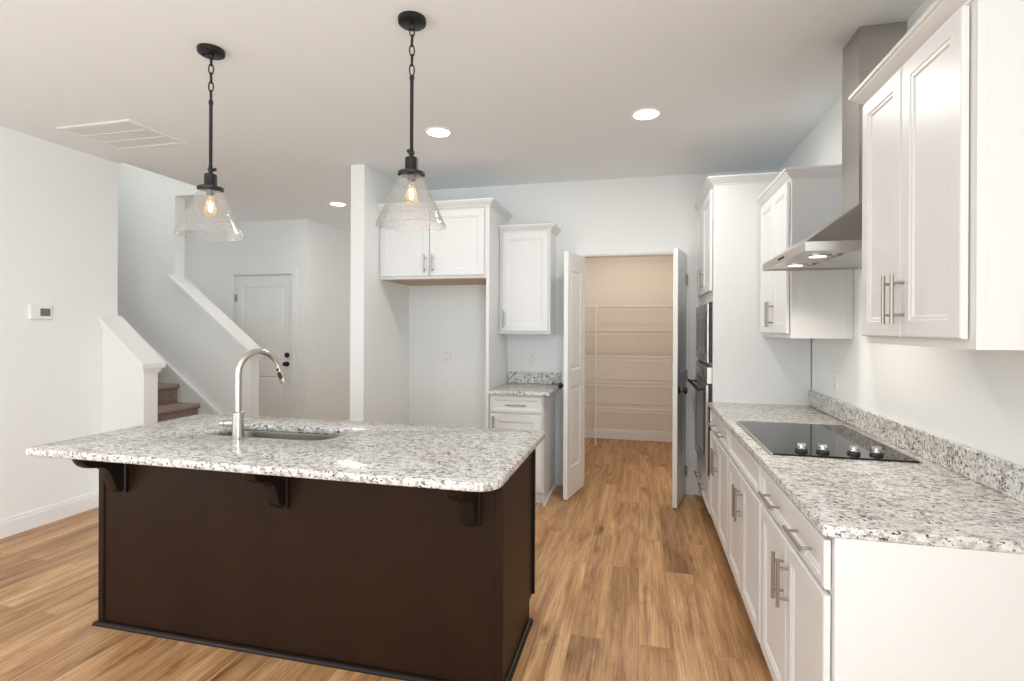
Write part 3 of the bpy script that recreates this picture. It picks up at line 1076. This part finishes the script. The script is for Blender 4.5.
ov = thing('wall_oven', 'stainless single wall oven with dark bar handle below the microwave', 'oven', (0.7, (OY0 + OY1) / 2, 0.388))
MB().box(OX + 0.0125, 1.05, OY0 + 0.003, OY1 - 0.003, 0.390, 1.034).build('body', M_DARKPL, ov)
MB().box(OX, OX + 0.06, OY0, OY1, 1.035, 1.152, 0.003).build('control_panel', M_STEEL, ov)
MB().panel(faceMX(OX - 0.0002), OY0 + 0.22, OY1 - 0.22, 1.068, 1.122, [(0, -0.001), (0, 0), (0.002, 0.0005)]).build('display', M_BGLASS, ov)
dr = MB()
dr.box(OX - 0.006, OX + 0.012, OY0, OY1, 0.960, 1.028, 0.003)
dr.box(OX - 0.006, OX + 0.012, OY0, OY1, 0.402, 0.500, 0.003)
dr.box(OX - 0.006, OX + 0.012, OY0, OY0 + 0.06, 0.500, 0.960, 0.003)
dr.box(OX - 0.006, OX + 0.012, OY1 - 0.06, OY1, 0.500, 0.960, 0.003)
dd = dr.build('door', M_STEEL, ov)
MB().box(OX - 0.002, OX + 0.011, OY0 + 0.06, OY1 - 0.06, 0.500, 0.960, 0.001).build('window', M_BGLASS, dd)
hb_ = MB()
hb_.cyl((OX - 0.055, OY0 + 0.03, 0.990), (OX - 0.055, OY1 - 0.03, 0.990), 0.012, seg=16)
for y in (OY0 + 0.07, OY1 - 0.07):
    hb_.box(OX - 0.055, OX - 0.004, y - 0.010, y + 0.010, 0.982, 0.998, 0.002)
hb_.build('bar_handle', M_BLACK, dd, smooth=40)

# ================================================================== RIGHT UPPERS + HOOD
UX, UD = 0.808, 0.787
ZU0, ZU1 = 1.372, 2.262


def upper_cabinet(y0, y1, label, divide, pulls, flush):
    root = thing('upper_cabinet', label, 'cabinet', ((UX + XR) / 2, (y0 + y1) / 2, ZU0), 'white upper cabinets beside the range hood')
    mb = MB()
    mb.box(UX, XR - 0.002, y0, y1, ZU0, ZU1)
    mb.build('carcass', M_CAB, root)
    sc2 = MB()
    sc2.box(UX, UX + 0.02, y0 - 0.003, y0 + 0.0005, ZU0, ZU1)
    sc2.box(XR - 0.03, XR - 0.002, y0 - 0.003, y0 + 0.0005, ZU0, ZU1)
    sc2.build('scribe_strips', M_CAB, root)
    M = faceMX(UD)
    for (a0, a1), p in zip(((y0 + 0.022, divide - 0.003), (divide + 0.003, y1 - 0.014)), pulls):
        cab_door(root, M, a0, a1, 1.398, 2.240, [p] if p else None)
    path = [(UX, y1)] + [(UX, y0), (XR - 0.002, y0)] if flush else [(XR - 0.002, y1), (UX, y1), (UX, y0), (XR - 0.002, y0)]
    MB().sweep(path, [(o_, z_ + ZU1 - 0.016) for o_, z_ in CROWN], side=1).build('crown_molding', M_CAB, root)
    return root


upper_cabinet(1.540, 2.192, 'large white upper cabinet at far right, nearest the camera', 1.880, [(1.858, 1.516, 0.155, True), (1.917, 1.516, 0.155, True)], False)
upper_cabinet(3.180, 3.870, 'white upper cabinet between the oven tower and the range hood', 3.520, [(3.492, 1.512, 0.155, True), (3.548, 1.512, 0.155, True)], True)

hd = thing('range_hood', 'stainless pyramid range hood with square chimney above the cooktop', 'range hood', (0.88, 2.705, 1.735))
HX0, HYa, HYb = 0.642, 2.328, 3.090
CHX, CHa, CHb = 0.930, 2.605, 2.805
hx1 = XR - 0.002
mb = MB()
# rim with open underside
t_ = 0.012
mb.box(HX0, HX0 + t_, HYa, HYb, 1.735, 1.772)
mb.box(hx1 - t_, hx1, HYa, HYb, 1.735, 1.772)
mb.box(HX0 + t_, hx1 - t_, HYa, HYa + t_, 1.735, 1.772)
mb.box(HX0 + t_, hx1 - t_, HYb - t_, HYb, 1.735, 1.772)
mb.build('rim', M_STEEL, hd)
mb = MB()
rect = lambda x0, y0, y1, z: [(x0, y0, z), (hx1, y0, z), (hx1, y1, z), (x0, y1, z)]
mb.loops([rect(HX0 + 0.002, HYa + 0.002, HYb - 0.002, 1.7725), rect(CHX, CHa, CHb, 1.972), rect(CHX, CHa, CHb, 1.985)])
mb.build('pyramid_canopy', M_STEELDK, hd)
mb = MB()
mb.box(CHX, hx1, CHa, CHb, 1.9855, H - 0.002)
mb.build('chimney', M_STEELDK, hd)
mb = MB()
mb.box(HX0 + t_, hx1 - t_, HYa + t_, HYb - t_, 1.742, 1.750)
for k in range(2):
    a0 = HYa + 0.06 + k * 0.325
    mb.box(0.83, hx1 - 0.05, a0, a0 + 0.30, 1.738, 1.742, 0.002)
mb.build('filter_panel', M_STEEL, hd)
for yl in (2.535, 2.870):
    ol = MB().lathe([(0.0, 0), (0.034, 0), (0.034, 0.005), (0, 0.005)], (0.748, yl, 1.7365), 28).build('lamp_lens', M_HLENS, hd, smooth=40)
    MB().lathe([(0.034, 0), (0.040, 0), (0.040, 0.006), (0.034, 0.006)], (0.748, yl, 1.7360), 28, closed=True).build('lamp_ring', M_CHROME, ol, smooth=40)
    MB().lathe([(0.018, 0), (0.024, 0), (0.024, 0.006), (0.018, 0.006)], (0.812, yl - 0.02, 1.7365), 24, closed=True).build('underside_ring', M_STEELDK, hd, smooth=40)  # small plain ring on the hood underside
    spot_light('hood_lamp', (0.748, yl, 1.733), 13.0, (1.0, 0.88, 0.76), 2.3, 0.8, 0.025)
mb = MB()
for k in range(5):
    mb.box(HX0 - 0.002, HX0, 2.65 + k * 0.022, 2.664 + k * 0.022, 1.748, 1.759, 0.0006)
mb.build('control_buttons', M_BLACK, hd)

# ================================================================== BACK WALL CABINETS
FYF = 4.15
fc = thing('refrigerator_cabinet', 'white two door cabinet over the empty refrigerator alcove with tall side panel', 'cabinet', (-1.72, 4.45, 0))
fx0, fx1 = -2.187, -1.225
mb = MB()
mb.box(fx0, fx1, FYF, YB - 0.002, 1.836, 2.438)
mb.build('carcass', M_CAB, fc)
MB().box(fx0 + 0.02, fx1, FYF + 0.02, YB - 0.002, 1.830, 1.8355).build('raw_wood_underside', M_RAWWOOD, fc)
MB().box(fx1, fx1 + 0.025, FYF - 0.012, YB - 0.002, 0.0, 2.438).build('side_panel', M_CAB, fc)
fm = -1.722
M = faceMY(FYF - 0.02)
cab_door(fc, M, fx0 + 0.018, fm - 0.004, 1.858, 2.400, [(fm - 0.035, 1.958, 0.155, True)])
cab_door(fc, M, fm + 0.004, fx1 - 0.018, 1.858, 2.400, [(fm + 0.035, 1.958, 0.155, True)])
MB().sweep([(fx0, FYF - 0.012), (fx1 + 0.025, FYF - 0.012), (fx1 + 0.025, YB - 0.002)], [(o_, z_ + 2.420) for o_, z_ in CROWN], side=1).build('crown_molding', M_CAB, fc)

su = thing('upper_cabinet', 'small single door white upper cabinet left of the pantry', 'cabinet', (-0.96, 4.6, 1.372))
sx0, sx1 = -1.196, -0.748
MB().box(sx0, sx1, 4.45, YB - 0.002, 1.372, 2.275).build('carcass', M_CAB, su)
cab_door(su, faceMY(4.43), sx0 + 0.026, sx1 - 0.014, 1.395, 2.245, [(sx0 + 0.05, 1.50, 0.155, True)])
MB().sweep([(sx0, 4.45), (sx1, 4.45), (sx1, YB - 0.002)], [(o_, z_ + 2.258) for o_, z_ in CROWN], side=1).build('crown_molding', M_CAB, su)

sb = thing('base_cabinet', 'small white base cabinet with one drawer and door left of the pantry', 'cabinet', (-0.96, 4.45, 0))
mb = MB()
mb.box(sx0, sx1, FYF, YB - 0.002, 0.105, CZ - 0.031)
mb.box(sx0, sx1 - 0.002, FYF + 0.065, YB - 0.002, 0, 0.105)
mb.build('carcass', M_CAB, sb)
mb = MB().box(sx1 - 0.002, sx1 + 0.004, FYF + 0.0, YB - 0.002, 0, CZ - 0.031)
mb.build('end_panel', M_CAB, sb)
MB().sweep([(sx1 + 0.004, FYF + 0.002), (sx1 + 0.004, YB - 0.003)], [(0, 0), (0.014, 0), (0.012, 0.014), (0, 0.02)], side=1).build('shoe_molding', M_CAB, sb)
M = faceMY(FYF - 0.02)
cab_door(sb, M, sx0 + 0.016, sx1 - 0.012, 0.738, 0.868, [(-0.965, 0.803, 0.17, False)], name='drawer_front', prof=DRAWER)
cab_door(sb, M, sx0 + 0.016, sx1 - 0.012, 0.150, 0.722, [(sx0 + 0.045, 0.63, 0.155, True)])
sc_ = MB().slab(rounded(sx0 + 0.002, -0.695, 4.115, YB - 0.002, (0.004, 0.01, 0, 0), 4), CZ - 0.031, CZ, 0.004)
sc_.box(sx0 + 0.002, -0.700, YB - 0.022, YB - 0.002, CZ + 0.0005, 1.016, 0.002)
sc_ = sc_.build('countertop', M_GRANITE, origin=(-0.94, 4.43, CZ - 0.031), smooth=40)
tag(sc_, 'small speckled granite countertop on the little cabinet left of the pantry', 'countertop')

# ================================================================== PANTRY WIRE SHELVES
SHX0, SHX1, SHY0, SHY1 = -0.998, 0.748, 6.50, 6.918
def wire_shelf(z):
    root = thing('wire_shelf', '', 'shelf', (0, 6.7, z), 'white wire shelves at the back of the pantry')
    mb = MB()
    for y, zz, rr in ((SHY0, 0.0, 0.0042), (SHY0, -0.045, 0.0042)):
        mb.cyl((SHX0, y, z + zz), (SHX1, y, z + zz), rr, seg=8)
    n = 10
    mb.build('front_lip', M_WIRE, root, smooth=50)
    mb = MB()
    for y in (SHY1 - 0.004, (SHY0 + SHY1) / 2):
        mb.cyl((SHX0, y, z - 0.004), (SHX1, y, z - 0.004), 0.0035, seg=8)
    mb.build('long_rods', M_WIRE, root, smooth=50)
    mb = MB()
    x = SHX0 + 0.01
    while x < SHX1:
        for (ya, za, yb_, zb) in ((SHY0, z + 0.003, SHY1, z + 0.001), (SHY0 - 0.003, z, SHY0 - 0.003, z - 0.045)):
            mb.box(x - 0.0013, x + 0.0013, min(ya, yb_) - 0.001, max(ya, yb_) + 0.001, min(za, zb) - 0.001, max(za, zb) + 0.001)
        x += 0.0254
    mb.build('deck_wires', M_WIRE, root)
    return root


for z, lb in ((1.70, 'topmost white wire shelf in the pantry'), (1.395, 'second white wire shelf from the top in the pantry'), (1.085, 'middle white wire shelf in the pantry'),
              (0.775, 'fourth white wire shelf from the top in the pantry'), (0.46, 'lowest white wire shelf in the pantry')):
    wire_shelf(z)['label'] = lb
pl = MB().cyl((-0.522, 6.485, 0.0), (-0.522, 6.485, 1.715), 0.008, seg=12)
for z in (1.70, 1.395, 1.085, 0.775, 0.46):
    pl.box(-0.530, -0.514, 6.480, 6.496, z - 0.05, z + 0.006, 0.001)
pl = pl.build('support_pole', M_WIRE, origin=(-0.522, 6.485, 0), smooth=40)
tag(pl, 'thin white upright pole in front of the pantry wire shelves', 'pole')
spot_light('pantry_lamp', (-0.1, 5.75, H - 0.03), 45, (1.0, 0.87, 0.75), 3.0, 0.5, 0.09)

# ================================================================== PENDANTS
P1, P2 = (-2.008, 2.116), (-0.961, 2.104)
pd = thing('pendant_light', 'left of the two pendants, clear seeded glass cone on a black chain and rod', 'pendant light', (*P1, H), 'glass pendants over the island')
px, py = P1
can = MB().lathe([(0, 0), (0.060, 0), (0.061, -0.006), (0.059, -0.020), (0.054, -0.024), (0, -0.024)], (px, py, H), 40).build('ceiling_canopy', M_BLACK, pd, smooth=40)
for s_ in (-1, 1):
    MB().lathe([(0, 0), (0.006, 0), (0.006, -0.004), (0.003, -0.006), (0, -0.006)], (px + 0.034 * s_, py - 0.012, H - 0.024), 14).build('screw_cap', M_BLACK, can, smooth=40)
MB().lathe([(0, 0), (0.012, 0), (0.013, -0.012), (0.008, -0.020), (0, -0.022)], (px, py, H - 0.024), 20).build('hang_loop', M_BLACK, pd, smooth=40)
zc = H - 0.052
for k in range(5):
    lp = []
    cz = zc - k * 0.042
    for q in range(20):
        a = 2 * PI * q / 20
        u_, v_ = 0.0105 * math.cos(a), 0.0255 * math.sin(a)
        lp.append((px + u_ * 0.9, py + u_ * 0.43, cz + v_) if k % 2 else (px + u_ * 0.43, py - u_ * 0.9, cz + v_))
    MB().tube(lp, 0.0030, 8, closed=True).build('chain_link', M_BLACK, pd, smooth=60)
zr0 = zc - 4 * 0.042 - 0.026
mb = MB()
mb.lathe([(0, 0.004), (0.009, 0.002), (0.0105, -0.012), (0.0078, -0.020), (0.0078, -(zr0 - 2.197)), (0.009, -(zr0 - 2.192)), (0.009, -(zr0 - 2.182)), (0, -(zr0 - 2.182))], (px, py, zr0), 18)
mb.build('rod', M_BLACK, pd, smooth=40)
mb = MB()
mb.lathe([(0, 0.013), (0.009, 0.011), (0.0135, 0.004), (0.0135, -0.004), (0.009, -0.011), (0, -0.013)], (px, py, 2.174), 20)
mb.cyl((px, py, 2.174), (px + 0.028, py - 0.006, 2.172), 0.0045, seg=12)
mb.lathe([(0, 0), (0.008, 0.001), (0.008, 0.008), (0, 0.009)], (px + 0.026, py - 0.006, 2.172), 14, (1, -0.2, -0.05))
mb.cyl((px, py, 2.164), (px, py, 2.152), 0.008, seg=14)
mb.build('swivel_knob', M_BLACK, pd, smooth=40)
MB().lathe([(0, 2.154), (0.024, 2.154), (0.0275, 2.15), (0.0285, 2.094), (0.030, 2.09), (0, 2.09)], (px, py, 0), 30).build('socket_cup', M_BLACK, pd, smooth=40)
MB().lathe([(0.028, 2.094), (0.056, 2.09), (0.058, 2.088), (0.058, 2.078), (0.0555, 2.078), (0.054, 2.086), (0.028, 2.089)], (px, py, 0), 36, closed=True).build('shade_ring', M_BRONZE, pd, smooth=40)
g1 = [(0.046, 2.085), (0.050, 2.077), (0.147, 1.868), (0.150, 1.862), (0.1505, 1.858), (0.1465, 1.858), (0.1445, 1.865), (0.047, 2.076), (0.043, 2.083)]
MB().lathe(g1, (px, py, 0), 64, closed=True).build('glass_shade', M_GLASS, pd, smooth=60)
MB().lathe([(0, 2.09), (0.017, 2.09), (0.017, 2.057), (0.014, 2.052), (0, 2.052)], (px, py, 0), 24).build('lamp_holder', M_BRONZE, pd, smooth=40)
bl = MB().lathe([(0, 2.052), (0.012, 2.051), (0.013, 2.032), (0.017, 2.014), (0.024, 1.994), (0.0265, 1.98), (0.024, 1.964), (0.015, 1.953), (0, 1.95)], (px, py, 0), 24).build('bulb', M_BULBGLASS, pd, smooth=60)
MB().lathe([(0, 2.022), (0.004, 2.02), (0.0085, 2.002), (0.0095, 1.987), (0.006, 1.974), (0, 1.972)], (px, py, 0), 16).build('filament', M_BULB, bl, smooth=60)
p2 = copy_tree(pd, (*P2, H), 'right of the two pendants, clear seeded glass cone in front of the alcove cabinet')
p2.rotation_euler = (0, 0, math.radians(-75))

# ================================================================== RECESSED LIGHTS, VENT
cans = [((-1.337, 3.360), 'recessed ceiling light between the right pendant and the back wall'), ((0.030, 3.367), 'recessed ceiling light over the aisle in front of the pantry'), ((-3.171, 5.074), 'recessed ceiling light in the hall, left of the stub wall')]
rl = thing('recessed_light', cans[0][1], 'ceiling light', (*cans[0][0], H), 'white round recessed ceiling lights')
cx, cy = cans[0][0]
MB().lathe([(0.074, -0.001), (0.078, -0.006), (0.094, -0.008), (0.098, -0.004), (0.098, 0.0), (0.074, 0.0)], (cx, cy, H), 48, closed=True).build('trim_ring', M_TRIM, rl, smooth=40)
MB().lathe([(0, 0), (0.076, 0), (0.076, -0.004), (0, -0.005)], (cx, cy, H), 40).build('lens', M_LENS, rl, smooth=40)
for (q, lb) in cans[1:]:
    copy_tree(rl, (*q, H), lb)
for q, lb in cans:
    disk_light('recessed_or_fill_lamp', (q[0], q[1], H - 0.012), {0: 3.6, 1: 13.0, 2: 7.5}[cans.index((q, lb))], WARM)

vt = thing('ceiling_vent', 'white rectangular louvered return air grille in the ceiling', 'vent', (-3.495, 2.92, H))
vx0, vx1, vy0, vy1 = -3.80, -3.185, 2.70, 3.145
mb = MB()
f_ = 0.035
for (a0, a1, b0, b1) in ((vx0, vx1, vy0, vy0 + f_), (vx0, vx1, vy1 - f_, vy1), (vx0, vx0 + f_, vy0 + f_, vy1 - f_), (vx1 - f_, vx1, vy0 + f_, vy1 - f_)):
    mb.box(a0, a1, b0, b1, H - 0.012, H - 0.0005, 0.003)
mb.build('frame', M_TRIM, vt)
mb = MB()
y = vy0 + f_ + 0.008
while y < vy1 - f_:
    mb.loops([[(x, y - 0.0040, H - 0.0075), (x, y - 0.0040, H - 0.0085), (x, y + 0.0044, H - 0.0085), (x, y + 0.0044, H - 0.0075)] for x in (vx0 + f_, vx1 - f_)])
    y += 0.0125
for y in (vy0 + 0.155, vy0 + 0.285):
    mb.box(vx0 + f_, vx1 - f_, y - 0.004, y + 0.004, H - 0.0115, H - 0.002)
mb.build('louvers', M_TRIM, vt)
MB().box(vx0 + f_, vx1 - f_, vy0 + f_, vy1 - f_, H - 0.0015, H - 0.0005).build('duct_backing', mat('grey_filter', (0.75, 0.75, 0.73), 0.9), vt)

# ================================================================== SMALL WALL FITTINGS
def outlet(M, a, b, loc, label):
    root = thing('electrical_outlet', label, 'outlet', loc, 'white duplex wall outlets')
    MB().panel(M, a - 0.036, a + 0.036, b - 0.058, b + 0.058, [(0, 0.0005), (0, 0.003), (0.003, 0.006)]).build('cover_plate', M_PLASTIC, root)
    for s_ in (-1, 1):
        rc = MB().panel(M, a - 0.017, a + 0.017, b + s_ * 0.024 - 0.014, b + s_ * 0.024 + 0.014, [(0, 0.006), (0, 0.0075), (0.002, 0.0085)]).build('receptacle', M_PLASTIC, root)
        sl = MB()
        for dx in (-0.006, 0.006):
            sl.panel(M, a + dx - 0.0012, a + dx + 0.0012, b + s_ * 0.024 - 0.004, b + s_ * 0.024 + 0.006, [(0, 0.0085), (0, 0.0088)])
        sl.build('slots', M_DARKPL, rc)
    return root


outlet(faceMY(YB), -1.797, 1.152, (-1.797, YB, 1.152), 'white wall outlet inside the refrigerator alcove')
outlet(faceMY(YB), -0.966, 1.138, (-0.966, YB, 1.138), 'white wall outlet above the small granite counter')
outlet(faceMX(XR), 3.43, 1.115, (XR, 3.43, 1.115), 'white wall outlet above the right counter backsplash')
sw = thing('light_switch', 'white rocker light switch on the hall wall beside the door', 'switch', (HX, 5.92, 1.184))
M = facePX(HX)
MB().panel(M, 5.884, 5.956, 1.126, 1.242, [(0, 0.0005), (0, 0.003), (0.003, 0.006)]).build('cover_plate', M_PLASTIC, sw)
MB().panel(M, 5.904, 5.936, 1.151, 1.217, [(0, 0.006), (0, 0.008), (0.003, 0.0105)]).build('rocker', M_PLASTIC, sw)
th = thing('thermostat', 'white thermostat with grey display on the left wall', 'thermostat', (XL, 2.842, 1.517))
M = facePX(XL)
MB().panel(M, 2.772, 2.915, 1.468, 1.570, [(0, 0.0005), (0, 0.018), (0.002, 0.022), (0.006, 0.024)]).build('housing', M_PLASTIC, th)
MB().panel(M, 2.835, 2.900, 1.492, 1.546, [(0, 0.0235), (0, 0.0245), (0.002, 0.025)]).build('display', M_SCREEN, th)
